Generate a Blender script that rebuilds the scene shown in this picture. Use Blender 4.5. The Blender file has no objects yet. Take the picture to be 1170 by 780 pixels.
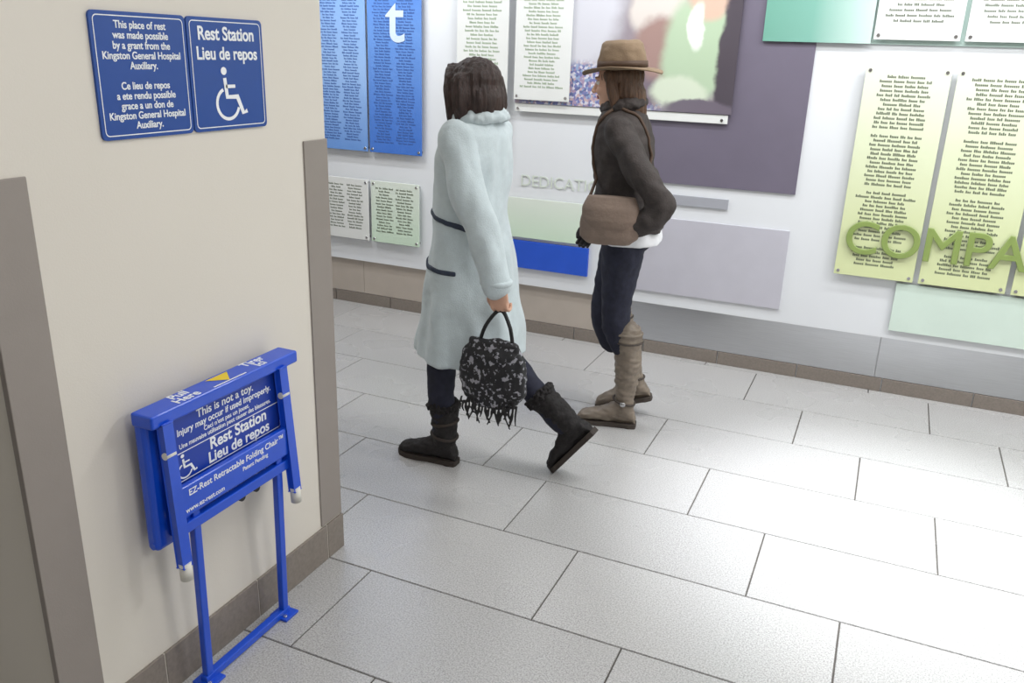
import bpy, bmesh, math, random
from mathutils import Vector, Matrix, noise
from mathutils.bvhtree import BVHTree
random.seed(7)
D=bpy.data; SC=bpy.context.scene
SC.view_settings.view_transform='Standard'
def lin(c):
    return tuple(((v/255)/12.92 if v/255<=0.04045 else ((v/255+0.055)/1.055)**2.4) for v in c)+(1,)
# ---------------------------------------------------------------- materials
def mat(name,col,rough=.5,metal=0,var=.06,vscale=8,bump=0,bscale=60,col2=None,spec=.5,coat=0,stretch=None,sheen=0):
    m=D.materials.new(name);m.use_nodes=True;N=m.node_tree.nodes;L=m.node_tree.links
    b=N['Principled BSDF'];c=lin(col)
    tc=N.new('ShaderNodeTexCoord');mp=N.new('ShaderNodeMapping');L.new(tc.outputs['Object'],mp.inputs[0])
    if stretch: mp.inputs['Scale'].default_value=stretch
    n=N.new('ShaderNodeTexNoise');n.inputs['Scale'].default_value=vscale;n.inputs['Detail'].default_value=5
    L.new(mp.outputs[0],n.inputs['Vector'])
    r=N.new('ShaderNodeValToRGB');r.color_ramp.elements[0].position=.35;r.color_ramp.elements[1].position=.65
    a=lin(col2) if col2 else tuple(v*(1-var*2) for v in c[:3])+(1,)
    r.color_ramp.elements[0].color=a;r.color_ramp.elements[1].color=c
    L.new(n.outputs['Fac'],r.inputs[0]);L.new(r.outputs[0],b.inputs['Base Color'])
    b.inputs['Roughness'].default_value=rough;b.inputs['Metallic'].default_value=metal
    b.inputs['Specular IOR Level'].default_value=spec;b.inputs['Coat Weight'].default_value=coat
    b.inputs['Sheen Weight'].default_value=sheen
    if bump:
        n2=N.new('ShaderNodeTexNoise');n2.inputs['Scale'].default_value=bscale;n2.inputs['Detail'].default_value=4
        L.new(mp.outputs[0],n2.inputs['Vector']);bp=N.new('ShaderNodeBump')
        bp.inputs['Strength'].default_value=bump;bp.inputs['Distance'].default_value=.01
        L.new(n2.outputs['Fac'],bp.inputs['Height']);L.new(bp.outputs[0],b.inputs['Normal'])
    return m
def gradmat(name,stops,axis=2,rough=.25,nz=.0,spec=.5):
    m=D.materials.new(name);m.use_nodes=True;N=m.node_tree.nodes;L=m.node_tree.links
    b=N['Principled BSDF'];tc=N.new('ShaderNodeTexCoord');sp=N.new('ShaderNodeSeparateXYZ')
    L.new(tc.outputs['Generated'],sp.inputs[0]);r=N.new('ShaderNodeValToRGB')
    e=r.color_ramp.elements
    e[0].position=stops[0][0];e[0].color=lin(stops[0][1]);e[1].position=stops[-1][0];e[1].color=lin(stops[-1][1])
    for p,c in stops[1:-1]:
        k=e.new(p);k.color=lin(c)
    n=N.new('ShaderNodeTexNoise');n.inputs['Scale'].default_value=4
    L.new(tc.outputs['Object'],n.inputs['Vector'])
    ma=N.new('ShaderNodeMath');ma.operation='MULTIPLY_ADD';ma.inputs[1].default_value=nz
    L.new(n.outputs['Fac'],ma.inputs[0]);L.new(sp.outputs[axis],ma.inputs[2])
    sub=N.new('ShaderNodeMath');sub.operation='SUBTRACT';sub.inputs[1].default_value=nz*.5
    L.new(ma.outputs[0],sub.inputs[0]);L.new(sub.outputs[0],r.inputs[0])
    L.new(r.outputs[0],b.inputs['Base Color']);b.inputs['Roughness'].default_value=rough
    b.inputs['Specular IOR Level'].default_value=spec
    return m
def photomat(name,base,blobs,rough=.2):
    m=D.materials.new(name);m.use_nodes=True;N=m.node_tree.nodes;L=m.node_tree.links
    b=N['Principled BSDF'];tc=N.new('ShaderNodeTexCoord')
    nz=N.new('ShaderNodeTexNoise');nz.inputs['Scale'].default_value=6;nz.inputs['Detail'].default_value=4
    L.new(tc.outputs['Object'],nz.inputs['Vector'])
    sc=N.new('ShaderNodeVectorMath');sc.operation='SCALE';sc.inputs['Scale'].default_value=.10
    L.new(nz.outputs['Color'],sc.inputs[0])
    ad=N.new('ShaderNodeVectorMath');ad.operation='ADD';L.new(tc.outputs['Object'],ad.inputs[0]);L.new(sc.outputs[0],ad.inputs[1])
    prev=None
    for (x,z,rx,rz,c) in blobs:
        s=N.new('ShaderNodeVectorMath');s.operation='SUBTRACT';s.inputs[1].default_value=(x+.05,4.69+.05,z+.05);L.new(ad.outputs[0],s.inputs[0])
        d=N.new('ShaderNodeVectorMath');d.operation='DIVIDE';d.inputs[1].default_value=(rx,5,rz);L.new(s.outputs[0],d.inputs[0])
        l=N.new('ShaderNodeVectorMath');l.operation='LENGTH';L.new(d.outputs[0],l.inputs[0])
        mr=N.new('ShaderNodeMapRange');mr.interpolation_type='SMOOTHSTEP';mr.inputs[1].default_value=1.18;mr.inputs[2].default_value=.8
        L.new(l.outputs['Value'],mr.inputs[0])
        mx=N.new('ShaderNodeMix');mx.data_type='RGBA';L.new(mr.outputs[0],mx.inputs[0])
        if prev: L.new(prev,mx.inputs[6])
        else: mx.inputs[6].default_value=lin(base)
        if isinstance(c,str):
            vo=N.new('ShaderNodeTexVoronoi');vo.inputs['Scale'].default_value=75;L.new(tc.outputs['Object'],vo.inputs['Vector'])
            sx=N.new('ShaderNodeSeparateColor');L.new(vo.outputs['Color'],sx.inputs[0])
            rr=N.new('ShaderNodeValToRGB');rr.color_ramp.interpolation='CONSTANT';ee=rr.color_ramp.elements
            ee[0].position=0;ee[0].color=lin((116,120,170));ee[1].position=.3;ee[1].color=lin((204,202,214))
            for pp,cc in ((.5,(160,140,166)),(.65,(140,160,194)),(.8,(190,166,168)),(.9,(100,108,150))):
                k=ee.new(pp);k.color=lin(cc)
            L.new(sx.outputs[0],rr.inputs[0]);L.new(rr.outputs[0],mx.inputs[7])
        else: mx.inputs[7].default_value=lin(c)
        prev=mx.outputs[2]
    L.new(prev,b.inputs['Base Color']);b.inputs['Roughness'].default_value=rough
    return m
def floormat():
    m=D.materials.new('floor_tile_porcelain');m.use_nodes=True;N=m.node_tree.nodes;L=m.node_tree.links
    b=N['Principled BSDF'];tc=N.new('ShaderNodeTexCoord')
    n=N.new('ShaderNodeTexNoise');n.inputs['Scale'].default_value=200;n.inputs['Detail'].default_value=2
    L.new(tc.outputs['Object'],n.inputs['Vector'])
    r=N.new('ShaderNodeValToRGB');e=r.color_ramp.elements
    e[0].position=.34;e[0].color=lin((150,149,148));e[1].position=.62;e[1].color=lin((191,190,190))
    L.new(n.outputs['Fac'],r.inputs[0])
    n3=N.new('ShaderNodeTexNoise');n3.inputs['Scale'].default_value=2.5;L.new(tc.outputs['Object'],n3.inputs['Vector'])
    at=N.new('ShaderNodeAttribute');at.attribute_name='tint'
    mu=N.new('ShaderNodeMix');mu.data_type='RGBA';mu.blend_type='MULTIPLY';mu.inputs[0].default_value=1
    L.new(r.outputs[0],mu.inputs[6]);L.new(at.outputs['Color'],mu.inputs[7])
    L.new(mu.outputs[2],b.inputs['Base Color'])
    mr=N.new('ShaderNodeMapRange');mr.inputs[3].default_value=.22;mr.inputs[4].default_value=.34
    L.new(n3.outputs['Fac'],mr.inputs[0]);L.new(mr.outputs[0],b.inputs['Roughness'])
    b.inputs['Specular IOR Level'].default_value=.7
    bp=N.new('ShaderNodeBump');bp.inputs['Strength'].default_value=.04;bp.inputs['Distance'].default_value=.002
    L.new(n.outputs['Fac'],bp.inputs['Height']);L.new(bp.outputs[0],b.inputs['Normal'])
    return m
M=dict(
 cream=mat('painted_wall_cream',(220,214,204),.6,var=.01,vscale=2,bump=.05,bscale=250),
 white=mat('painted_wall_white',(224,227,231),.5,var=.01,vscale=2),
 ceil=mat('ceiling_tile_white',(225,225,222),.8,var=.03,vscale=60),
 guard=mat('corner_guard_vinyl',(148,140,134),.5,var=.02,bump=.06,bscale=300),
 grout=mat('grout_dark',(84,80,76),.9,var=.1),
 btile=mat('baseboard_tile_greige',(136,127,119),.5,var=.08,vscale=90,bump=.05),
 bgrout=mat('baseboard_grout_light',(196,190,180),.9,var=.05),
 beige=mat('kick_beige_reflection',(182,172,162),.4,var=.03),  # left kick: reflection of the beige wall painted in as base colour
 steel=mat('brushed_steel',(206,208,212),.3,1,var=.05,vscale=14,stretch=(.5,1,40)),
 chrome=mat('standoff_metal',(190,190,192),.25,1,var=.03),
 blue=mat('powder_coat_blue',(8,76,206),.35,var=.04,coat=.3,bump=.03,bscale=300),
 blued=mat('blue_label_vinyl',(8,54,160),.4,var=.03),
 signb=mat('sign_blue',(16,68,150),.35,var=.02),
 txt=mat('white_print',(240,242,245),.5,var=.005),
 tpale=mat('pale_blue_print',(204,220,242),.5,var=.005),
 yellow=mat('yellow_print',(235,205,40),.5,var=.02),
 rubber=mat('white_rubber',(222,220,212),.6,var=.03),
 black=mat('black_plastic',(20,20,22),.5,var=.1),
 dtxt=mat('dark_print',(98,108,88),.6,var=.05),
 dtxt2=mat('navy_print',(58,92,160),.6,var=.05),
 gtxt=mat('grey_green_print',(150,170,140),.6,var=.05),
 purple=mat('panel_purple_grey',(112,106,122),.35,var=.02),
 lav=mat('panel_lavender',(192,191,201),.35,var=.02),
 greyb=mat('panel_grey',(166,168,176),.35,var=.02),
 bluebox=mat('panel_blue',(40,88,205),.25,var=.03),
 olive=mat('lettering_green',(138,158,88),.35,var=.03),
 paleltr=mat('lettering_pale',(212,220,210),.4,var=.02),
 coat=mat('wool_coat_blue_grey',(192,204,208),.9,var=.04,vscale=30,bump=.25,bscale=220,sheen=.25),
 stripe=mat('coat_strap_dark',(44,54,72),.7,var=.1),
 hairc=mat('hair_dark_brown',(62,42,37),.45,var=.3,vscale=60,stretch=(3,3,.25),bump=.6,bscale=140),
 hair2=mat('hair_brown',(100,72,52),.45,var=.25,vscale=60,stretch=(3,3,.25),bump=.6,bscale=140),
 skin=mat('skin',(208,164,140),.5,var=.03,vscale=20),
 lip=mat('lips',(178,108,98),.45,var=.03),
 eye=mat('eye_white',(235,232,228),.2,var=.01),
 iris=mat('eye_iris',(60,44,34),.2,var=.1),
 denim=mat('denim_navy',(34,36,54),.85,var=.15,vscale=40,bump=.2,bscale=200),
 bootk=mat('boot_black_suede',(30,26,27),.8,var=.2,vscale=50,bump=.5,bscale=80),
 sole=mat('boot_sole',(74,66,60),.8,var=.1,bump=.3),
 solek=mat('boot_sole_brown',(58,50,45),.8,var=.1,bump=.3),
 boott=mat('boot_taupe_leather',(130,118,105),.5,var=.12,vscale=18,bump=.25,bscale=50),
 jack=mat('jacket_charcoal',(60,53,51),.8,var=.15,vscale=30,bump=.3,bscale=150),
 hat=mat('felt_hat_tan',(132,112,90),.9,var=.06,bump=.2,bscale=200),
 band=mat('hat_band',(80,60,46),.7,var=.05),
 taupe=mat('bag_taupe',(128,110,98),.7,var=.1,bump=.3,bscale=60),
 shirt=mat('white_shirt',(225,226,230),.8,var=.03),
 glove=mat('glove_dark',(36,32,36),.7,var=.1,bump=.2),
 floor=floormat(),
)
bagm=mat('bag_black_white_pattern',(26,26,30),.7,col2=(150,150,158),vscale=60,bump=.2)
bagm.node_tree.nodes['Color Ramp'].color_ramp.elements[0].position=.40
bagm.node_tree.nodes['Color Ramp'].color_ramp.elements[1].position=.44
# ---------------------------------------------------------------- helpers
def link(o,parent=None,m=None):
    SC.collection.objects.link(o)
    if parent: o.parent=parent
    if m: o.data.materials.append(m)
    return o
def E(name):
    o=D.objects.new(name,None);o.empty_display_size=.1;return link(o)
def mesh(name,v,f,m=None,parent=None,smooth=False):
    me=D.meshes.new(name);me.from_pydata([tuple(p) for p in v],[],f);me.update()
    if smooth: me.polygons.foreach_set('use_smooth',[True]*len(me.polygons))
    return link(D.objects.new(name,me),parent,m)
def box(name,x0,x1,y0,y1,z0,z1,m,parent=None,bev=0,seg=2):
    bm=bmesh.new();bmesh.ops.create_cube(bm,size=1)
    for v in bm.verts: v.co=Vector(((x0+x1)/2+v.co.x*(x1-x0),(y0+y1)/2+v.co.y*(y1-y0),(z0+z1)/2+v.co.z*(z1-z0)))
    if bev: bmesh.ops.bevel(bm,geom=list(bm.edges),offset=bev,segments=seg,affect='EDGES',profile=.5)
    me=D.meshes.new(name);bm.to_mesh(me);bm.free()
    return link(D.objects.new(name,me),parent,m)
def bar(name,a,b,w,t,m,parent=None,nrm=Vector((1,0,0)),bev=.003):
    """flat bar from a to b, width w (across), thickness t along nrm"""
    a=Vector(a);b=Vector(b);d=(b-a);L=d.length;d.normalize();s=d.cross(nrm).normalized();n=s.cross(d)
    bm=bmesh.new();bmesh.ops.create_cube(bm,size=1);c=(a+b)/2
    for v in bm.verts:
        q=v.co.copy();v.co=c+d*q.x*L+s*q.y*w+n*q.z*t
    bmesh.ops.bevel(bm,geom=list(bm.edges),offset=bev,segments=2,affect='EDGES',profile=.5)
    bmesh.ops.recalc_face_normals(bm,faces=bm.faces)
    me=D.meshes.new(name);bm.to_mesh(me);bm.free();return link(D.objects.new(name,me),parent,m)
def cyl(name,a,b,r,m,parent=None,seg=20,r2=None):
    a=Vector(a);b=Vector(b);d=b-a;bm=bmesh.new()
    bmesh.ops.create_cone(bm,cap_ends=True,segments=seg,radius1=r,radius2=r if r2 is None else r2,depth=d.length,
        matrix=Matrix.Translation((a+b)/2)@d.to_track_quat('Z','Y').to_matrix().to_4x4())
    me=D.meshes.new(name);bm.to_mesh(me);bm.free()
    o=link(D.objects.new(name,me),parent,m)
    for p in me.polygons: p.use_smooth=len(p.vertices)==4
    return o
ROT={'L':(math.pi/2,0,math.pi/2),'W':(math.pi/2,0,0),'T':(0,0,math.pi/2)}
def text(name,s,loc,size,m,face='W',parent=None,bold=0,align='CENTER',ext=.0004,sx=1,char=1,rot=None):
    cu=D.curves.new(name,'FONT');cu.body=s;cu.size=size;cu.align_x=align;cu.align_y='CENTER';cu.offset=bold*size;cu.extrude=ext
    cu.space_character=char;cu.space_line=1.0
    o=D.objects.new(name,cu);o.location=loc;o.rotation_euler=rot or ROT[face];o.scale=(sx,1,1);return link(o,parent,m)
def strip2d(pts,w):
    V=[];F=[]
    P=[Vector(p) for p in pts]
    for i,p in enumerate(P):
        t=(P[min(i+1,len(P)-1)]-P[max(i-1,0)]).normalized();n=Vector((-t.y,t.x))
        k=1.0
        if 0<i<len(P)-1:
            c=(P[i]-P[i-1]).normalized().dot(t);k=1/max(c,.5)
        V+= [p+n*w/2*k,p-n*w/2*k]
    for i in range(len(P)-1): F.append((2*i,2*i+1,2*i+3,2*i+2))
    return V,F
def disc2d(c,r,n=20):
    return [Vector((c[0]+r*math.cos(a*2*math.pi/n),c[1]+r*math.sin(a*2*math.pi/n))) for a in range(n)],[tuple(range(n))]
def flat(name,parts,fn,m,parent):
    V=[];F=[]
    for v,f in parts:
        o=len(V);V+=[fn(p) for p in v];F+=[tuple(i+o for i in q) for q in f]
    return mesh(name,V,F,m,parent)
def wheelchair(name,fn,m,parent):
    arc=[(.42+.29*math.cos(math.radians(a)),.31+.29*math.sin(math.radians(a))) for a in range(112,345,8)]
    flat(name,[disc2d((.36,.93),.075),strip2d([(.37,.80),(.41,.44),(.68,.44),(.82,.12),(.93,.16)],.085),
        strip2d([(.39,.64),(.64,.64)],.065),strip2d(arc,.065)],fn,m,parent)
def frame2d(x0,x1,y0,y1,r,w):
    pts=[]
    for cx,cy,a0 in ((x1-r,y1-r,0),(x0+r,y1-r,90),(x0+r,y0+r,180),(x1-r,y0+r,270)):
        for k in range(6):
            a=math.radians(a0+k*18);pts.append((cx+r*math.cos(a),cy+r*math.sin(a)))
    n=len(pts);P=[Vector(p) for p in pts];V=[];F=[]
    for i in range(n):
        t=(P[(i+1)%n]-P[i-1]).normalized();q=Vector((-t.y,t.x));V+=[P[i]+q*w/2,P[i]-q*w/2]
    for i in range(n):
        j=(i+1)%n;F.append((2*i,2*i+1,2*j+1,2*j))
    return V,F
# ---------------------------------------------------------------- camera
th,ro,ps=[math.radians(t) for t in (18.99,1.92,-23.56)]
fw=Vector((math.sin(ps)*math.cos(th),math.cos(ps)*math.cos(th),-math.sin(th)))
rt=Vector((math.cos(ps),-math.sin(ps),0));up=rt.cross(fw)
r_=rt*math.cos(ro)+up*math.sin(ro);u_=-rt*math.sin(ro)+up*math.cos(ro)
cam=D.objects.new('camera',D.cameras.new('camera'));SC.collection.objects.link(cam)
mw=Matrix.Identity(4)
for i in range(3): mw[i][0]=r_[i];mw[i][1]=u_[i];mw[i][2]=-fw[i]
mw[2][3]=1.68;cam.matrix_world=mw
cam.data.sensor_width=36;cam.data.lens=961.9/1170*36;cam.data.clip_start=.05
SC.camera=cam
# ---------------------------------------------------------------- room
X0,X1,Y0,YW,ZC=-6.5,3.6,-2.6,4.71,2.75
YP=YW-.03
def tiles():
    V=[];F=[];mi=[];tint=[]
    def quad(a,b,c,d,k,t):
        o=len(V);V.extend([a,b,c,d]);F.append((o,o+1,o+2,o+3));mi.append(k);tint.append(t)
    quad((X0,Y0,-.003),(X1,Y0,-.003),(X1,YW,-.003),(X0,YW,-.003),0,1)
    TW,g,bv=.885,.0022,.0015
    for row in range(-12,8):
        y0=2.062+(row-1)*.4315;y1=y0+.4315
        off=.082-.2955*(row-1)
        k0=math.floor((X0-off)/TW)
        for k in range(k0,k0+14):
            x0=off+k*TW;x1=x0+TW
            a,b,c,d=max(x0,X0)+g,min(x1,X1)-g,max(y0,Y0)+g,min(y1,YW)-g
            if b-a<.02 or d-c<.02: continue
            t=random.uniform(.96,1.03)
            a2,b2,c2,d2=(a+bv,c+bv,0),(b-bv,c+bv,0),(b-bv,d-bv,0),(a+bv,d-bv,0)
            A,B,C_,D_=(a,c,-.003),(b,c,-.003),(b,d,-.003),(a,d,-.003)
            quad(a2,b2,c2,d2,1,t)
            quad(A,B,b2,a2,1,t);quad(B,C_,c2,b2,1,t);quad(C_,D_,d2,c2,1,t);quad(D_,A,a2,d2,1,t)
    o=mesh('floor',V,F);o.data.materials.append(M['grout']);o.data.materials.append(M['floor'])
    o.data.polygons.foreach_set('material_index',mi)
    ca=o.data.color_attributes.new('tint','FLOAT_COLOR','CORNER')
    for p in o.data.polygons:
        for li in p.loop_indices: ca.data[li].color=(tint[p.index],)*3+(1,)
tiles()
box('floor_slab',X0-.1,X1+.1,Y0-.1,YW+.15,-.15,-.004,M['grout'])
box('ceiling',X0-.1,X1+.1,Y0-.1,YW+.1,ZC,ZC+.1,M['ceil'])
V=[(X0,YW,0),(X0,YW,.31),(X0,YP,.31),(X0,YP,ZC),(X0,YW+.12,ZC),(X0,YW+.12,0)]
V=V+[(X1,y,z) for _,y,z in V]
mesh('wall_far',V,[(0,1,2,3,4,5),(11,10,9,8,7,6)]+[(i,(i+1)%6+0,(i+1)%6+6,i+6)[::-1] for i in range(6)],M['white'])
box('wall_right',X1,X1+.1,Y0,YW,0,ZC,M['cream'])
box('wall_back',X0,X1,Y0-.1,Y0,0,ZC,M['cream'])
box('wall_end',X0-.1,X0,Y0,YW,0,ZC,M['cream'])
XL=-1.57
box('wall_left',X0,XL,1.04,2.14,0,ZC,M['cream'])
def guard(name,yc,sgn):
    w=.108;t=.005
    ya=yc+sgn*w
    e=E(name)
    box('leg_side',XL,XL+t,min(yc-sgn*t,ya),max(yc-sgn*t,ya),.135,1.415,M['guard'],e,.002)
    box('leg_end',XL-.012,XL+t*.9,min(yc,yc-sgn*t),max(yc,yc-sgn*t),.135,1.415,M['guard'],e,.002)
guard('trim_corner_guard',1.04,1);guard('trim_corner_guard',2.14,-1)
e=E('baseboard_left')
box('grout_bed',XL,XL+.007,1.034,2.146,0,.129,M['bgrout'],e)
for a,b in ((1.032,1.33),(1.334,1.70),(1.704,2.055),(2.059,2.148)):
    box('tile',XL,XL+.009,a,b,0,.13,M['btile'],e,.0015)
x=XL+.009
while x>X0+.4:
    box('tile_end',x-.42,x-.003,1.031,1.04,0,.13,M['btile'],e,.0015)
    box('tile_return',x-.42,x-.003,2.14,2.149,0,.13,M['btile'],e,.0015);x-=.423
e=E('baseboard_far')
x=X0
while x<X1:
    box('tile',x+.002,min(x+.441,X1)-.002,YW-.012,YW,0,.075,M['btile'],e,.0015);x+=.4425
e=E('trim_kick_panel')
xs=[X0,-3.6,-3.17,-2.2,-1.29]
for a,b in zip(xs,xs[1:]): box('beige_reflection_panel',a+.001,b-.001,YW-.008,YW,.078,.309,M['beige'],e,.001)  # same kick as the steel, with the beige wall's reflection put into the colour
xs=[-1.29,.095,1.48,2.9,X1]
for a,b in zip(xs,xs[1:]): box('steel_panel',a+.001,b-.001,YW-.008,YW,.078,.309,M['steel'],e,.001)
# ---------------------------------------------------------------- donor wall
def wordlines(name,x0,x1,z0,z1,y,rh,m,parent,align='C',ch=.55,fill=.85,gaps=0):
    V=[];F=[];z=z1;n=0
    while z-rh>z0:
        n+=1
        if gaps and n%gaps==0: z-=rh;continue
        words=[];L=0;cw=rh*ch*.6
        tgt=(x1-x0)*random.uniform(.55,fill)
        while L<tgt:
            k=random.randint(3,8);words.append(k);L+=(k+1)*cw
        L=min(L,x1-x0);x=(x0+x1)/2-L/2 if align=='C' else x0
        for k in words:
            for j in range(k):
                if x+cw>x1: break
                h=rh*ch*(1 if j==0 or random.random()<.15 else .7);w=cw*.74
                o=len(V);V+=[(x,y,z-rh*ch),(x+w,y,z-rh*ch),(x+w,y,z-rh*ch+h),(x,y,z-rh*ch+h)];F.append((o,o+1,o+2,o+3));x+=cw
            x+=cw
        z-=rh
    return mesh(name,V,F,m,parent)
def plaque(name,x0,x1,z0,z1,m,tm=None,d=.03,cols=1,rh=.02,so=True,top=None,gaps=0,align='C',ch=.55,fill=.85):
    e=E(name);y1=YP-d;y0=y1-.008
    box('glass_panel',x0,x1,y0,y1,z0,z1,m,e,.002)
    if tm:
        mg=.03;w=(x1-x0-2*mg)/cols
        for c in range(cols):
            wordlines('text_lines',x0+mg+c*w+.008,x0+mg+(c+1)*w-.008,z0+.05,(top or z1)-.04,y0-.0008,rh,tm,e,align,ch,fill,gaps)
    if so:
        k=0
        for sx in (x0+.02,x1-.02):
            for sz in (z0+.02,z1-.02):
                k+=1;cyl('standoff_%d'%k,(sx,y0-.004,sz),(sx,YP,sz),.008,M['chrome'],e,14)
    return e
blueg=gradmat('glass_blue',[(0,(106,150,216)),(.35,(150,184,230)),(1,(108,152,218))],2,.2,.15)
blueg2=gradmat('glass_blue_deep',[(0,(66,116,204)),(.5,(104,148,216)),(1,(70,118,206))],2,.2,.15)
whiteg=mat('glass_white',(226,228,226),.2,var=.01)
mintg=gradmat('glass_mint',[(0,(206,228,206)),(1,(222,230,220))],2,.2)
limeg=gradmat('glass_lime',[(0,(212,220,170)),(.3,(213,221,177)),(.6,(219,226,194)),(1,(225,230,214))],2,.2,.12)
tealg=gradmat('glass_teal',[(0,(112,164,148)),(.45,(124,174,160)),(1,(200,222,216))],0,.2)
tealp=mat('glass_teal_pale',(194,218,211),.2,var=.02)
paleg=mat('glass_pale_green',(208,225,214),.2,var=.02)
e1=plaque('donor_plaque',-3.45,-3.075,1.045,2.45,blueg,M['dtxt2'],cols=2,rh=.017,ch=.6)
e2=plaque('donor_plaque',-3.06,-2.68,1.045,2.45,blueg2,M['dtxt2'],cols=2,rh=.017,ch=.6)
text('letter_t','t',(-2.86,YP-.0405,1.83),.38,M['tpale'],'W',e2,.01)
plaque('donor_plaque',-3.43,-3.08,.465,.865,whiteg,M['dtxt'],cols=2,rh=.02)
plaque('donor_plaque',-3.06,-2.70,.465,.865,mintg,M['dtxt'],cols=2,rh=.02)
plaque('donor_plaque',-2.44,-2.11,1.1,2.45,whiteg,M['gtxt'],cols=1,rh=.022)
pm=photomat('wall_photo_print',(150,140,148),[
 (-1.80,2.0,.36,.55,(206,206,214)),(-1.62,1.47,.42,.16,'mosaic'),(-1.32,1.56,.20,.14,(122,110,122)),
 (-1.25,1.95,.16,.22,(214,206,200)),(-1.22,1.72,.16,.16,(160,132,126)),(-1.02,1.72,.20,.26,(178,198,170)),(-.97,2.02,.13,.14,(210,180,162)),
 (-1.10,1.50,.15,.09,(206,216,196)),(-.84,1.60,.07,.5,(82,76,84)),(-.98,1.42,.2,.05,(112,104,116)),(-1.04,1.84,.04,.12,(226,232,222))])
e=E('wall_photo_panel')
box('photo_print',-2.06,-.815,YP-.036,YP-.02,1.40,2.45,pm,e,.002)
box('glass_edge',-2.06,-.83,YP-.03,YP-.019,1.352,1.398,whiteg,e,.002)
for sx in (-2.04,-.86): cyl('standoff',(sx,YP-.035,1.37),(sx,YP,1.37),.008,M['chrome'],e,14)
vg=plaque('donor_plaque',-2.06,-1.72,1.42,2.45,whiteg,M['gtxt'],d=.045,top=2.4)
def panel(name,x0,x1,z0,z1,m,d0=0,d1=.01):
    return box(name,x0,x1,YP-d1,YP-d0,z0,z1,m,None,.001)
panel('wall_panel_purple',-1.36,-.44,1.015,2.5,M['purple'],0,.012)
panel('wall_panel_teal',-.70,-.19,1.77,2.5,tealg,.02,.03)
panel('wall_panel_teal',-.188,1.6,1.77,2.5,tealp,0,.012)
panel('wall_panel_lavender',-1.29,-.44,.385,.82,M['lav'],0,.012)
panel('wall_panel_grey',-1.28,-.78,.90,.955,M['greyb'],0,.012)
panel('wall_panel_pale_green',.12,1.9,.36,.615,paleg,.01,.02)
panel('wall_panel_mint',-2.25,-1.55,.61,.85,mintg,.01,.02)
panel('wall_panel_blue',-2.15,-1.56,.42,.59,M['bluebox'],0,.02)
for a,b in ((-.18,.195),(.215,.60),(.62,1.0)):
    plaque('donor_plaque',a,b,1.79,2.45,whiteg,M['dtxt'],d=.03,rh=.024,cols=1,ch=.5)
for a,b in ((-.19,.19),(.215,.605),(.63,1.02),(1.04,1.43)):
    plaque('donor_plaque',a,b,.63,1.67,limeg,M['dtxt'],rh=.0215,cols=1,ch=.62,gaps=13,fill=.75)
wl=text('wall_lettering','COMPASSION',(-.165,YP-.052,.825),.238,M['olive'],'W',None,.0,align='LEFT',ext=.002,char=1.0)
wl.data.bevel_depth=.003;wl.data.bevel_resolution=1
text('wall_lettering','DEDICATION',(-2.02,YP-.004,.95),.095,M['paleltr'],'W',None,.0,align='LEFT',ext=.001,char=1.0)
# ---------------------------------------------------------------- wall sign
e=E('rest_station_sign')
SX=XL+.006
def sb(name,y0,y1,z0,z1):
    r=.012;pts=[]
    for cy,cz,a0 in ((y1-r,z1-r,0),(y0+r,z1-r,90),(y0+r,z0+r,180),(y1-r,z0+r,270)):
        for k in range(6):
            a=math.radians(a0+k*18);pts.append((cy+r*math.cos(a),cz+r*math.sin(a)))
    n=len(pts);V=[(XL,p[0],p[1]) for p in pts]+[(SX,p[0],p[1]) for p in pts]
    F=[tuple(range(n,2*n)),tuple(reversed(range(n)))]+[(i,(i+1)%n,(i+1)%n+n,i+n) for i in range(n)]
    mesh(name,V,F,M['signb'],e)
sb('plate_text',1.340,1.607,1.468,1.735);sb('plate_symbol',1.611,1.876,1.468,1.735)
fn=lambda p:(SX+.0008,p[0],p[1])
flat('border_1',[frame2d(1.349,1.598,1.477,1.726,.010,.0022)],fn,M['txt'],e)
flat('border_2',[frame2d(1.620,1.867,1.477,1.726,.010,.0022)],fn,M['txt'],e)
lines=["This place of rest","was made possible","by a grant from the","Kingston General Hospital","Auxiliary.","","Ce lieu de repos","a ete rendu possible","grace a un don de","Kingston General Hospital","Auxiliary."]
for i,s in enumerate(lines):
    if s: text('line_%d'%i,s,(SX+.0006,1.4735,1.708-i*.0212),.0222,M['txt'],'L',e,.018,sx=.93)
text('rest_station','Rest Station',(SX+.0006,1.7435,1.697),.0440,M['txt'],'L',e,.022,sx=.93)
text('lieu_de_repos','Lieu de repos',(SX+.0006,1.7435,1.651),.0420,M['txt'],'L',e,.022,sx=.93)
wheelchair('wheelchair_symbol',lambda p:(SX+.0008,1.675+p[0]*.135,1.492+p[1]*.128),M['txt'],e)
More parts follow.
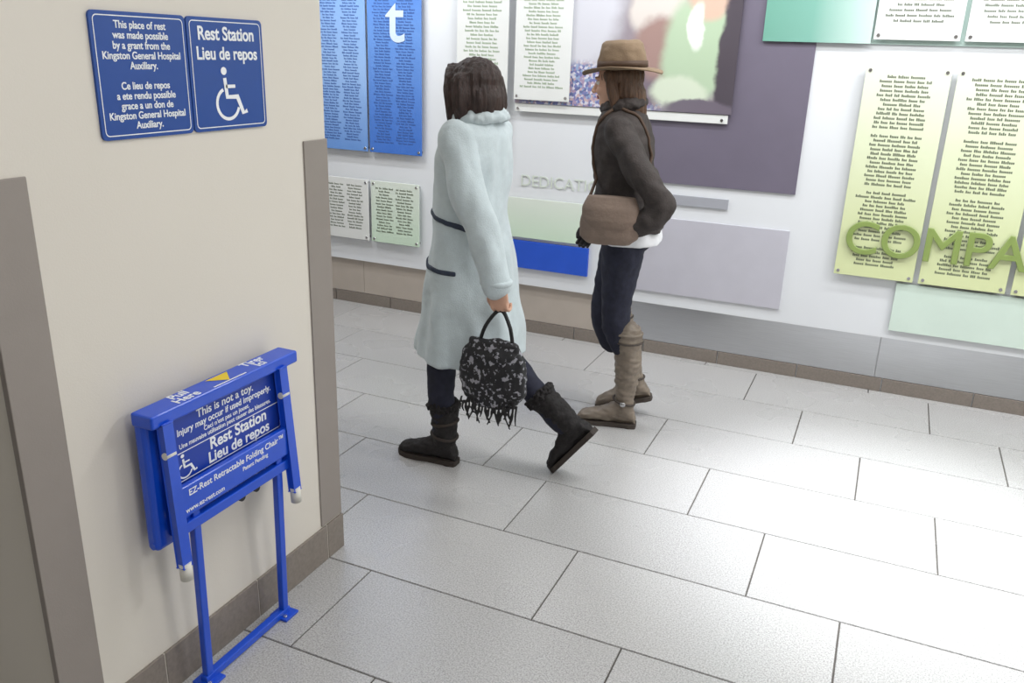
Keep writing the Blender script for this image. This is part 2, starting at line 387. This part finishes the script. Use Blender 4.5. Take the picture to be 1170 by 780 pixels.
# ---------------------------------------------------------------- folding chair
c=E('folding_wall_chair')
def CX(d): return XL+d
B=M['blue']
box('wall_plate',CX(0),CX(.03),1.42,1.74,.50,.80,B,c,.004)
box('seat_back_tray',CX(.028),CX(.066),1.302,1.832,.475,.835,B,c,.012,3)
box('top_bar',CX(.03),CX(.098),1.298,1.836,.815,.850,B,c,.006,3)
box('seat_panel',CX(.064),CX(.078),1.345,1.775,.50,.818,M['blued'],c,.004)
for nm,yt,yb in (('rail_left',1.338,1.340),('rail_right',1.762,1.778)):
    bar(nm,(CX(.094),yt,.822),(CX(.108),yb,.43),.026,.022,B,c)
    cyl(nm+'_rubber_tip',(CX(.1085),yb,.44),(CX(.110),yb+.001,.392),.0155,M['rubber'],c)
    sg=1 if 'left' in nm else -1
    cyl(nm+'_bolt',(CX(.10),yt-.016*sg,.74),(CX(.10),yt+.014*sg,.74),.009,M['rubber'],c)
box('label_bar',CX(.088),CX(.108),1.352,1.765,.555,.640,B,c,.006,3)
for nm,y in (('leg_left',1.418),('leg_right',1.742)):
    bar(nm,(CX(.088),y-.012,.555),(CX(.066),y,.012),.024,.02,B,c)
    box(nm+'_foot',CX(.035),CX(.10),y-.03,y+.03,0,.008,B,c,.002)
    cyl(nm+'_foot_bolt',(CX(.085),y-.016,.006),(CX(.085),y-.016,.012),.006,M['chrome'],c)
    bar(nm+'_link',(CX(.10),y+(.03 if 'right' in nm else -.075),.60),(CX(.075),y,.50),.018,.010,B,c)
bar('leg_crossbar',(CX(.092),1.35,.522),(CX(.092),1.775,.522),.03,.022,B,c)
bar('leg_bottom_bar',(CX(.066),1.40,.014),(CX(.066),1.76,.014),.022,.024,B,c)
for y,z in ((1.60,.485),(1.66,.485)): cyl('adjust_knob',(CX(.03),y,z),(CX(.072),y,z),.012,M['black'],c)
cyl('hinge_rod',(CX(.05),1.30,.49),(CX(.05),1.83,.49),.009,B,c)
LX=CX(.0786)
def lt(s,y,z,sz,b=.01,sx=1,al='CENTER'): text('label_text',s,(LX,y,z),sz,M['txt'],'L',c,b,align=al,sx=sx,ext=.0003)
lt('This is not a toy.',1.56,.794,.031,.014)
lt('Injury may occur if used improperly.',1.56,.768,.0255,.014,.93)
lt("Ceci n'est pas un jouet.",1.56,.747,.018)
lt("Une mauvaise utilisation peut causer des blessures.",1.56,.730,.018,.01,.92)
flat('label_border',[frame2d(1.36,1.765,.638,.714,.006,.0025)],lambda p:(LX+.0003,p[0],p[1]),M['txt'],c)
lt('Rest Station',1.60,.695,.045,.022)
lt('Lieu de repos',1.60,.658,.043,.022)
wheelchair('wheelchair_symbol',lambda p:(LX+.0003,1.368+p[0]*.078,.643+p[1]*.066),M['txt'],c)
text('bar_text','EZ-Rest Retractable Folding Chair\u2122',(CX(.1086),1.5585,.618),.0245,M['txt'],'L',c,.012,ext=.0003)
text('bar_text','Patent Pending',(CX(.1086),1.62,.594),.017,M['txt'],'L',c,.01,ext=.0003)
text('bar_text','www.ez-rest.com',(CX(.1086),1.43,.574),.019,M['txt'],'L',c,.01,ext=.0003)
lt('Seat will return to folded position when no longer required.',1.56,.540,.014,.01,.95)
TZ=.8503
for s,y,dx in (('Pull',1.43,.050),('Here',1.43,.078),('Tirer',1.70,.050),('Ici',1.70,.078)):
    text('top_text',s,(CX(dx),y,TZ),.038,M['txt'],'T',c,.02,ext=.0003)
mesh('arrow_yellow',[(CX(.042),1.53,TZ+.0004),(CX(.042),1.61,TZ+.0004),(CX(.088),1.57,TZ+.0004)],[(0,1,2)],M['yellow'],c)
mesh('stripe_white',[(CX(.088),1.51,TZ+.0004),(CX(.088),1.63,TZ+.0004),(CX(.093),1.63,TZ+.0004),(CX(.093),1.51,TZ+.0004)],[(0,1,2,3)],M['txt'],c)
# ---------------------------------------------------------------- figures
def ell(c,r,rot=None,seg=20):
    bm=bmesh.new();bmesh.ops.create_uvsphere(bm,u_segments=seg,v_segments=seg//2+2,radius=1)
    R=rot or Matrix.Identity(3)
    V=[Vector(c)+R@Vector((v.co.x*r[0],v.co.y*r[1],v.co.z*r[2])) for v in bm.verts]
    bm.verts.index_update();F=[tuple(v.index for v in f.verts) for f in bm.faces];bm.free();return V,F
def loft(rings,seg=32,fold=None):
    """rings: (cx,cy,z,rx,ry[,foldamp])"""
    V=[];F=[]
    for k,rg in enumerate(rings):
        cx,cy,z,rx,ry=rg[:5];am=rg[5] if len(rg)>5 else 0
        for i in range(seg):
            a=2*math.pi*i/seg
            s=1+am*(math.sin(5*a+1.1)*.6+math.sin(9*a+z*3)*.4)
            ca,sa=math.cos(a),math.sin(a)
            V.append(Vector((cx+rx*s*math.copysign(abs(ca)**.9,ca),cy+ry*s*math.copysign(abs(sa)**.9,sa),z)))
    n=len(rings)
    for k in range(n-1):
        for i in range(seg):
            j=(i+1)%seg;F.append((k*seg+i,k*seg+j,(k+1)*seg+j,(k+1)*seg+i))
    F.append(tuple(reversed(range(seg))));F.append(tuple((n-1)*seg+i for i in range(seg)))
    return V,F
def limb(pts,radii,seg=18,sub=5):
    P=[Vector(p) for p in pts]
    Q=[];R=[]
    for i in range(len(P)-1):
        p0=P[max(i-1,0)];p1=P[i];p2=P[i+1];p3=P[min(i+2,len(P)-1)]
        for k in range(sub):
            t=k/sub
            q=.5*((2*p1)+(p2-p0)*t+(2*p0-5*p1+4*p2-p3)*t*t+(-p0+3*p1-3*p2+p3)*t**3)
            Q.append(q);tt=t*t*(3-2*t);R.append(radii[i]*(1-tt)+radii[i+1]*tt)
    Q.append(P[-1]);R.append(radii[-1])
    d0=(Q[1]-Q[0]).normalized();d1=(Q[-1]-Q[-2]).normalized()
    pre=[(Q[0]-d0*R[0]*s,R[0]*c) for s,c in ((.98,.2),(.8,.6),(.45,.89))]
    post=[(Q[-1]+d1*R[-1]*s,R[-1]*c) for s,c in ((.45,.89),(.8,.6),(.98,.2))]
    A=[p for p,_ in pre]+Q+[p for p,_ in post];RR=[r for _,r in pre]+R+[r for _,r in post]
    V=[];F=[];n=None
    for i,p in enumerate(A):
        t=(A[min(i+1,len(A)-1)]-A[max(i-1,0)]).normalized()
        if n is None: n=t.orthogonal().normalized()
        n=(n-t*n.dot(t)).normalized();b=t.cross(n)
        for k in range(seg):
            a=2*math.pi*k/seg;V.append(p+(n*math.cos(a)+b*math.sin(a))*RR[i])
    for i in range(len(A)-1):
        for k in range(seg):
            j=(k+1)%seg;F.append((i*seg+k,i*seg+j,(i+1)*seg+j,(i+1)*seg+k))
    F.append(tuple(reversed(range(seg))));F.append(tuple((len(A)-1)*seg+k for k in range(seg)))
    return V,F
def organic(name,parts,m,parent,T,vox=.008,sm=6,disp=0,dscale=.1,cut=None,dstretch=(1,1,1)):
    V=[];F=[]
    for v,f in parts:
        o=len(V);V+=list(v);F+=[tuple(i+o for i in q) for q in f]
    me=D.meshes.new(name);me.from_pydata([tuple(p) for p in V],[],F);me.update()
    bm=bmesh.new();bm.from_mesh(me);bmesh.ops.recalc_face_normals(bm,faces=bm.faces);bm.to_mesh(me);bm.free()
    o=link(D.objects.new(name+'_tmp',me))
    r=o.modifiers.new('r','REMESH');r.mode='VOXEL';r.voxel_size=vox
    s=o.modifiers.new('s','SMOOTH');s.factor=.5;s.iterations=sm
    dg=bpy.context.evaluated_depsgraph_get();dg.update()
    ev=D.meshes.new_from_object(o.evaluated_get(dg));D.objects.remove(o)
    ev.name=name
    if disp:
        ns=[v.normal.copy() for v in ev.vertices]
        for v,nn in zip(ev.vertices,ns):
            q=Vector((v.co.x*dstretch[0],v.co.y*dstretch[1],v.co.z*dstretch[2]))/dscale
            v.co+=nn*disp*(noise.noise(q)+.5*noise.noise(q*2.1))
    ev.transform(T)
    ev.polygons.foreach_set('use_smooth',[True]*len(ev.polygons));ev.update()
    ev.materials.clear()
    return link(D.objects.new(name,ev),parent,m)
def raw(name,part,m,parent,T,smooth=True):
    v,f=part;return mesh(name,[T@Vector(p) for p in v],f,m,parent,smooth)
def snapper(obj,T):
    bt=BVHTree.FromPolygons([v.co.copy() for v in obj.data.vertices],[tuple(p.vertices) for p in obj.data.polygons])
    Ti=T.inverted()
    def f(p,off=.002):
        q,n,_,_=bt.find_nearest(T@Vector(p));return Ti@(q+n*off)
    return f
def head(T,skin,parent,hairm,style):
    e=parent
    organic('head',[ell((-.012,0,.03),(.093,.074,.083)),ell((.025,0,-.02),(.062,.060,.088)),ell((.045,0,-.078),(.036,.034,.030)),
        limb([(.083,0,.012),(.097,0,-.012),(.104,0,-.028)],[.008,.010,.0135],12),ell((.095,.012,-.032),(.010,.008,.007)),ell((.095,-.012,-.032),(.010,.008,.007)),
        ell((-.005,.076,-.008),(.018,.008,.031)),ell((-.005,-.076,-.008),(.018,.008,.031)),
        ell((.074,.03,.022),(.014,.024,.007)),ell((.074,-.03,.022),(.014,.024,.007)),
        ell((.055,.035,-.03),(.026,.02,.022)),ell((.055,-.035,-.03),(.026,.02,.022)),
        limb([(-.018,0,-.06),(-.03,0,-.12),(-.045,0,-.20)],[.05,.05,.062])],skin,e,T,.0042,3)
    raw('upper_lip',ell((.081,0,-.053),(.011,.021,.0045)),M['lip'],e,T)
    raw('lower_lip',ell((.080,0,-.061),(.011,.018,.005)),M['lip'],e,T)
    for s,nm in ((1,'left'),(-1,'right')):
        raw('eye_'+nm,ell((.069,s*.031,.003),(.0125,.0135,.0095)),M['eye'],e,T)
        raw('iris_'+nm,ell((.0775,s*.031,.003),(.0045,.006,.006)),M['iris'],e,T)
        raw('brow_'+nm,ell((.080,s*.030,.026),(.006,.017,.0035)),hairm,e,T)
    if style=='bob':
        H=[ell((-.025,0,.036),(.103,.092,.084)),ell((-.06,0,-.03),(.072,.090,.10)),
           limb([(.035,.062,.065),(.012,.088,0),(.02,.082,-.095)],[.03,.030,.024]),limb([(.035,-.062,.065),(.012,-.088,0),(.02,-.082,-.095)],[.03,.030,.024]),
           limb([(-.04,.085,.03),(-.045,.092,-.04),(-.03,.082,-.12)],[.035,.034,.026]),limb([(-.04,-.085,.03),(-.045,-.092,-.04),(-.03,-.082,-.12)],[.035,.034,.026]),
           limb([(.045,.05,.080),(.066,0,.078),(.045,-.05,.080)],[.024,.026,.024])]
    else:
        H=[ell((-.025,0,.03),(.098,.083,.075)),ell((-.055,0,-.03),(.06,.075,.09)),
           limb([(.01,.075,.04),(-.01,.082,-.03),(-.02,.075,-.11)],[.02,.022,.018]),limb([(.01,-.075,.04),(-.01,-.082,-.03),(-.02,-.075,-.11)],[.02,.022,.018]),
           limb([(-.07,0,-.05),(-.085,0,-.12),(-.08,0,-.17)],[.06,.05,.03])]
    organic('hair',H,hairm,e,T,.005,5,.005,.012,dstretch=(1,1,.10))
def hand(name,T,m,parent,side=1,grip=.6):
    """hand hanging along -z, palm facing -side*y (towards body), thumb forward (+x)"""
    P=[ell((0,0,-.045),(.038,.014,.05)),limb([(0,0,.03),(0,0,-.02)],[.026,.027],12)]
    for x,l,r in ((.028,.068,.0085),(.0095,.076,.009),(-.009,.071,.0087),(-.027,.056,.0075)):
        a=0;p=Vector((x,0,-.082));pts=[p.copy()+Vector((0,0,.02)),p.copy()]
        for s in (.42,.32,.26):
            a+=grip*1.1;p=p+Vector((0,-side*math.sin(a)*l*s,-math.cos(a)*l*s));pts.append(p.copy())
        P.append(limb(pts,[r,r,r*.96,r*.9,r*.78],10,4))
    P.append(limb([(.022,0,-.025),(.044,-side*.012,-.050),(.046,-side*.026,-.075),(.038,-side*.036,-.092)],[.014,.0115,.010,.0085],10,4))
    organic(name,P,m,parent,T,.0032,2)
def boot(name,T,shaft,m,sm,parent,rs=(.048,.050,.060)):
    e=parent
    prof=[(-.078,.030,.024),(-.070,.075,.032),(-.045,.10,.036),(0,.115,.037),(.045,.098,.038),(.085,.074,.043),(.125,.062,.046),(.16,.052,.043),(.183,.040,.034),(.196,.026,.020)]
    seg=20;V=[];F=[]
    for x,h,w in prof:
        for i in range(seg):
            a=2*math.pi*i/seg;V.append(Vector((x,w*math.cos(a),max(.015,.015+h/2+h/2*math.sin(a)))))
    for k in range(len(prof)-1):
        for i in range(seg):
            j=(i+1)%seg;F.append((k*seg+i,k*seg+j,(k+1)*seg+j,(k+1)*seg+i))
    F.append(tuple(reversed(range(seg))));F.append(tuple((len(prof)-1)*seg+i for i in range(seg)))
    organic(name,[(V,F),limb([(-.022,0,.07),(-.020,0,.13),(-.022,0,shaft*.65+.02),(-.012,0,shaft-.0)],[.046,rs[0],rs[1],rs[2]])]
        ,m,e,T,.006,3,.007,.05,dstretch=(1,1,2.8))
    out=[(-.084,.018),(-.08,.03),(-.05,.038),(0,.036),(.05,.038),(.10,.047),(.15,.047),(.185,.034),(.203,.014)]
    o2=[(x,y) for x,y in out]+[(x,-y) for x,y in reversed(out)]
    n=len(o2);V=[Vector((x,y,0 if x<.0 or x>.03 else .006)) for x,y in o2]+[Vector((x,y,.022)) for x,y in o2]
    F=[tuple(reversed(range(n))),tuple(range(n,2*n))]+[(i,(i+1)%n,(i+1)%n+n,i+n) for i in range(n)]
    raw(name+'_sole',(V,F),sm,e,T,False)
def TM(base,heading,pos,pitch=0,yaw=0,roll=0):
    """local frame: x fwd, y left, z up"""
    return Matrix.Translation(base)@Matrix.Rotation(heading,4,'Z')@Matrix.Translation(pos)@Matrix.Rotation(yaw,4,'Z')@Matrix.Rotation(pitch,4,'Y')@Matrix.Rotation(roll,4,'X')
def ring_tube(cx,cy,z,rx,ry,r,tilt=0,a0=0,a1=360,n=24):
    pts=[]
    for i in range(n+1):
        a=math.radians(a0+(a1-a0)*i/n);pts.append((cx+rx*math.cos(a),cy+ry*math.sin(a),z+tilt*math.cos(a)))
    return limb(pts,[r]*len(pts),12,2)
# ---- woman 1 : pale coat, walking to the left
w=E('walking_woman');b=Vector((-1.46,2.94,0));h=math.pi
T0=TM(b,h,Vector((0,0,0)))
organic('jeans',[ell((0,0,.92),(.12,.165,.13)),
   limb([(0,.085,.88),(.10,.075,.50),(.095,.06,.12)],[.088,.062,.047]),
   limb([(0,-.085,.88),(-.09,-.085,.51),(-.40,-.07,.225)],[.088,.062,.047])],M['denim'],w,T0,.009,4,.006,.06)
boot('boot_left',TM(b,h,Vector((.115,.06,0))),.25,M['bootk'],M['solek'],w,(.054,.056,.058))
organic('boot_fur_left',[ring_tube(.10,.06,.265,.050,.050,.020)],M['bootk'],w,T0,.005,2,.014,.012)
organic('boot_straps_left',[ring_tube(.095,.06,.13,.055,.055,.007,.01),ring_tube(.093,.06,.19,.055,.055,.007,-.01)],M['solek'],w,T0,.004,1)
TR=TM(b,h,Vector((-.415,-.07,.215)),math.radians(52))@Matrix.Translation((.0,0,-.09))
boot('boot_right',TR,.25,M['bootk'],M['solek'],w,(.054,.056,.058))
organic('boot_fur_right',[ring_tube(-.012,0,.265,.050,.050,.020)],M['bootk'],w,TR,.005,2,.014,.012)
coat=[(0.0,0,1.47,.062,.068),(0,0,1.445,.075,.095),(0,0,1.42,.092,.150),(.0,0,1.385,.108,.190),(.005,0,1.30,.125,.197),(.01,0,1.18,.130,.185),
 (0.01,0,1.05,.138,.178,.02),(.005,0,.92,.155,.190,.035),(.005,0,.78,.178,.203,.05),(.005,0,.65,.198,.215,.065),(.01,0,.50,.218,.225,.08),
 (.01,0,.497,.19,.20,.08),(.01,0,.54,.17,.18,.06),(.01,0,.62,.15,.16,.05)]
co=organic('coat',[loft(coat,60),
   limb([(0,.165,1.375),(-.07,.222,1.22),(-.14,.242,1.09),(-.185,.247,.98),(-.215,.245,.875)],[.066,.064,.060,.057,.056]),
   limb([(0,-.165,1.375),(.03,-.215,1.22),(.04,-.24,1.10),(.09,-.235,.98),(.14,-.225,.89)],[.066,.064,.058,.055,.055])],
   M['coat'],w,T0,.008,2,.018,.12,dstretch=(1,1,.5))
sn=snapper(co,T0)
organic('collar',[ring_tube(0,0,1.455,.078,.085,.026,-.02),ring_tube(-.01,0,1.43,.095,.11,.022,-.02)],M['coat'],w,T0,.006,2,.006,.03)
organic('sleeve_cuffs',[ring_tube(-.214,.245,.885,.050,.050,.012),ring_tube(.138,-.225,.90,.050,.050,.012)],M['coat'],w,T0,.005,1)
hand('hand_left',TM(b,h,Vector((-.222,.245,.872)),math.radians(6)),M['skin'],w,1,.85)
hand('hand_right',TM(b,h,Vector((.155,-.225,.885)),math.radians(-20)),M['skin'],w,-1,.35)
head(TM(b,h,Vector((.02,0,1.535)),math.radians(6),math.radians(-22)),M['skin'],w,M['hairc'],'bob')
def onsurf(pts,f,off,per=6):
    P=[Vector(p) for p in pts];Q=[]
    for i in range(len(P)-1):
        for k in range(per): Q.append(f(P[i].lerp(P[i+1],k/per),off))
    Q.append(f(P[-1],off));return Q
def strap(name,pts,wd,m):
    S=[onsurf([Vector(p)+Vector((0,0,k)) for p in pts],sn,.001) for k in (-wd,0,wd)]
    return organic(name,[limb(s,[.006]*len(s),8,2) for s in S],m,w,T0,.0035,1)
strap('coat_strap_upper',[(.16,.03,1.10),(.12,.15,1.085),(.04,.20,1.07),(-.05,.20,1.045)],.004,M['stripe'])
strap('coat_strap_lower',[(.20,.04,.90),(.16,.165,.885),(.06,.22,.88),(-.03,.225,.88)],.004,M['stripe'])
for z in (1.32,1.20,1.0,.80): raw('coat_button',ell(sn((.2,-.02,z),.003),(.008,.014,.014)),M['stripe'],w,T0)
BX=-.215
bg=[(BX,.25,.665,.02,.01),(BX,.25,.66,.10,.022),(BX,.25,.61,.125,.045,.03),(BX,.25,.53,.14,.055,.04),(BX,.25,.45,.13,.055,.04),(BX,.25,.405,.09,.04),(BX,.25,.40,.03,.02)]
organic('handbag',[loft(bg,36)],bagm,w,T0,.008,3,.010,.05)
organic('handbag_handle',[limb([(BX-.075,.25,.65),(BX-.06,.245,.72),(BX-.015,.232,.778),(BX+.035,.245,.72),(BX+.06,.25,.65)],[.008]*5,10)],M['black'],w,T0,.004,2)
FR=[]
for i in range(26):
    x=BX-.115+i*.0092;FR.append(limb([(x,.285,.43+.02*math.sin(i)),(x+.008*math.sin(i*2.1),.295,.39),(x+.016*math.sin(i*1.3),.29,.355+.02*math.sin(i*2.7))],[.0045,.004,.003],8,3))
organic('handbag_fringe',FR,M['black'],w,T0,.003,1)
# ---- woman 2 : hat and dark jacket
w2=E('walking_woman');b2=Vector((-1.05,3.68,0));h2=math.radians(190)
T2=TM(b2,h2,Vector((0,0,0)))
organic('jeans',[ell((0,0,.93),(.13,.165,.12)),
   limb([(0,.085,.90),(.015,.082,.53),(-.045,.083,.38)],[.098,.066,.056]),
   limb([(0.02,-.085,.90),(.09,-.082,.54),(.05,-.083,.36)],[.098,.066,.056])],M['denim'],w2,T2,.009,4,.006,.06)
boot('boot_left',TM(b2,h2,Vector((-.036,.083,0))),.46,M['boott'],M['sole'],w2,(.046,.062,.066))
TB=TM(b2,h2,Vector((-.07,-.083,.150)),math.radians(17))@Matrix.Translation((0,0,-.09))
boot('boot_right',TB,.46,M['boott'],M['sole'],w2,(.046,.062,.066))
for nm,TT in (('left',TM(b2,h2,Vector((-.036,.083,0)))),('right',TB)):
    organic('boot_strap_'+nm,[ring_tube(-.018,0,.13,.051,.051,.006,.012),ring_tube(-.014,0,.43,.067,.067,.006,.0)],M['sole'],w2,TT,.004,1)
    organic('boot_cuff_'+nm,[ring_tube(-.012,0,.468,.064,.064,.008)],M['boott'],w2,TT,.005,1)
    raw('boot_buckle_'+nm,ell((-.018,.058,.13),(.014,.005,.012)),M['chrome'],w2,TT)
jk=[(.06,0,1.485,.058,.065),(.06,0,1.46,.075,.10),(.055,0,1.435,.095,.155),(.05,0,1.395,.112,.19),(.045,0,1.30,.128,.196),(.035,0,1.18,.130,.182,.02),
 (.02,0,1.08,.136,.178,.03),(.005,0,.99,.155,.193,.04),(0,0,.94,.163,.20,.045),(0,0,.938,.13,.17,.04),(0,0,.97,.12,.16,.02),(0,0,1.04,.10,.14)]
jo=organic('jacket',[loft(jk,48),
   limb([(.05,.165,1.38),(-.03,.222,1.25),(-.15,.245,1.10),(-.11,.25,1.03),(.03,.225,.985)],[.068,.064,.060,.054,.050]),
   limb([(.05,-.165,1.38),(.05,-.215,1.22),(.03,-.24,1.10),(.10,-.235,.98),(.165,-.225,.92)],[.066,.064,.058,.054,.05])],
   M['jack'],w2,T2,.008,2,.014,.09)
sj=snapper(jo,T2)
organic('jacket_collar',[ring_tube(.055,0,1.475,.075,.082,.028,-.015)],M['jack'],w2,T2,.006,2,.008,.03)
organic('shirt_hem',[loft([(-.01,0,.955,.140,.18),(-.01,0,.90,.148,.188,.03),(-.01,0,.885,.146,.186,.03),(-.01,0,.884,.11,.15),(-.01,0,.95,.10,.14)],40)],M['shirt'],w2,T2,.008,2,.004,.05)
hand('hand_left',TM(b2,h2,Vector((.055,.218,.98)),math.radians(-60),0),M['skin'],w2,1,.5)
hand('glove_right',TM(b2,h2,Vector((.185,-.225,.905)),math.radians(-25)),M['glove'],w2,-1,.5)
head(TM(b2,h2,Vector((.095,0,1.565)),math.radians(4),math.radians(-12)),M['skin'],w2,M['hair2'],'long')
TH=TM(b2,h2,Vector((.085,0,1.628)),math.radians(3),math.radians(-12))
cr=[(-.01,0,0,.108,.093),(-.01,0,.03,.106,.091),(-.01,0,.07,.098,.082),(-.01,0,.098,.088,.068),(-.01,0,.112,.070,.048),(-.01,0,.112,.03,.02)]
seg=48;V=[];F=[]
RR=[(.9,.002),(1.0,.0),(1.25,-.004),(1.5,-.012),(1.62,-.016),(1.62,-.022),(1.45,-.019),(1.2,-.010),(.95,-.008)]
for k,(s,z) in enumerate(RR):
    for i in range(seg):
        a=2*math.pi*i/seg;V.append(Vector((-.01+.108*s*math.cos(a),.095*s*math.sin(a),z+.018*(s-1)*abs(math.sin(a))*2-.012*(s-1)*abs(math.cos(a)))))
for k in range(len(RR)-1):
    for i in range(seg):
        j=(i+1)%seg;F.append((k*seg+i,k*seg+j,(k+1)*seg+j,(k+1)*seg+i))
raw('hat_brim',(V,F),M['hat'],w2,TH)
organic('hat_crown',[loft(cr,40)],M['hat'],w2,TH,.005,3,.004,.05)
raw('hat_band',loft([(-.01,0,.002,.1095,.0945),(-.01,0,.028,.1085,.0935)],40),M['band'],w2,TH)
SB=.05
bg=[(SB,.255,1.115,.02,.01),(SB,.255,1.11,.095,.020),(SB,.262,1.07,.115,.034),(SB,.266,1.00,.130,.044),(SB,.265,.945,.125,.044),(SB,.26,.915,.09,.035),(SB,.26,.91,.03,.015)]
organic('shoulder_bag',[loft(bg,36)],M['taupe'],w2,T2,.006,3,.006,.07)
organic('bag_flap',[loft([(SB,.257,1.12,.02,.01),(SB,.257,1.117,.102,.026),(SB,.268,1.07,.122,.040),(SB,.276,1.02,.120,.042),(SB,.277,.985,.085,.040),(SB,.277,.983,.03,.02)],36)],M['taupe'],w2,T2,.006,2)
front=[Vector((SB+.10,.255,1.09))]+onsurf([(.18,.17,1.16),(.19,.12,1.26),(.16,.11,1.38),(.08,.12,1.50)],sj,.004)
back=onsurf([(.06,.12,1.50),(-.06,.11,1.42),(-.12,.09,1.28),(-.14,.08,1.15)],sj,.004)+[Vector((-.12,.15,1.08))]
organic('bag_strap',[limb(front+back,[.0075]*len(front+back),10,2)],M['band'],w2,T2,.004,1)
# ---------------------------------------------------------------- lights
def area(name,loc,sx,sy,e,col=(1,1,1),rot=(0,0,0)):
    l=D.lights.new(name,'AREA');l.shape='RECTANGLE';l.size=sx;l.size_y=sy;l.energy=e;l.color=col
    o=D.objects.new(name,l);o.location=loc;o.rotation_euler=rot;SC.collection.objects.link(o);return o
for i,(x,y,en) in enumerate(((-.2,3.3,27),(-3.2,3.4,21),(1.9,3.2,48),(-.3,.9,14),(1.8,.6,20),(-3.6,0,6),(-.2,-1.2,9))):
    e=E('ceiling_light_fixture')
    for a,bb,c2,d2 in ((-.62,.62,-.32,-.30),(-.62,.62,.30,.32),(-.62,-.60,-.3,.3),(.60,.62,-.3,.3)):
        box('frame',x+a,x+bb,y+c2,y+d2,ZC-.03,ZC,M['chrome'],e)
    area('ceiling_panel_light_%d'%i,(x,y,ZC-.02),1.2,.6,en,(.985,.992,1) if x>0 else (1,.99,.98))
for i,x in enumerate((-3.0,-1.2,.6,2.2)):
    area('wall_washer_%d'%i,(x,3.95,ZC-.05),1.2,.1,14,(.95,.975,1),(math.radians(38),0,0))
sp=D.lights.new('downlight_spot','SPOT');sp.energy=520;sp.spot_size=math.radians(50);sp.spot_blend=1;sp.shadow_soft_size=.08;sp.color=(.93,.965,1)
o=D.objects.new('downlight_spot',sp);o.location=(.22,3.10,ZC-.03);SC.collection.objects.link(o)
wd=D.worlds.new('world');wd.use_nodes=True;wd.node_tree.nodes['Background'].inputs[0].default_value=(.9,.95,1,1);wd.node_tree.nodes['Background'].inputs[1].default_value=.3;SC.world=wd
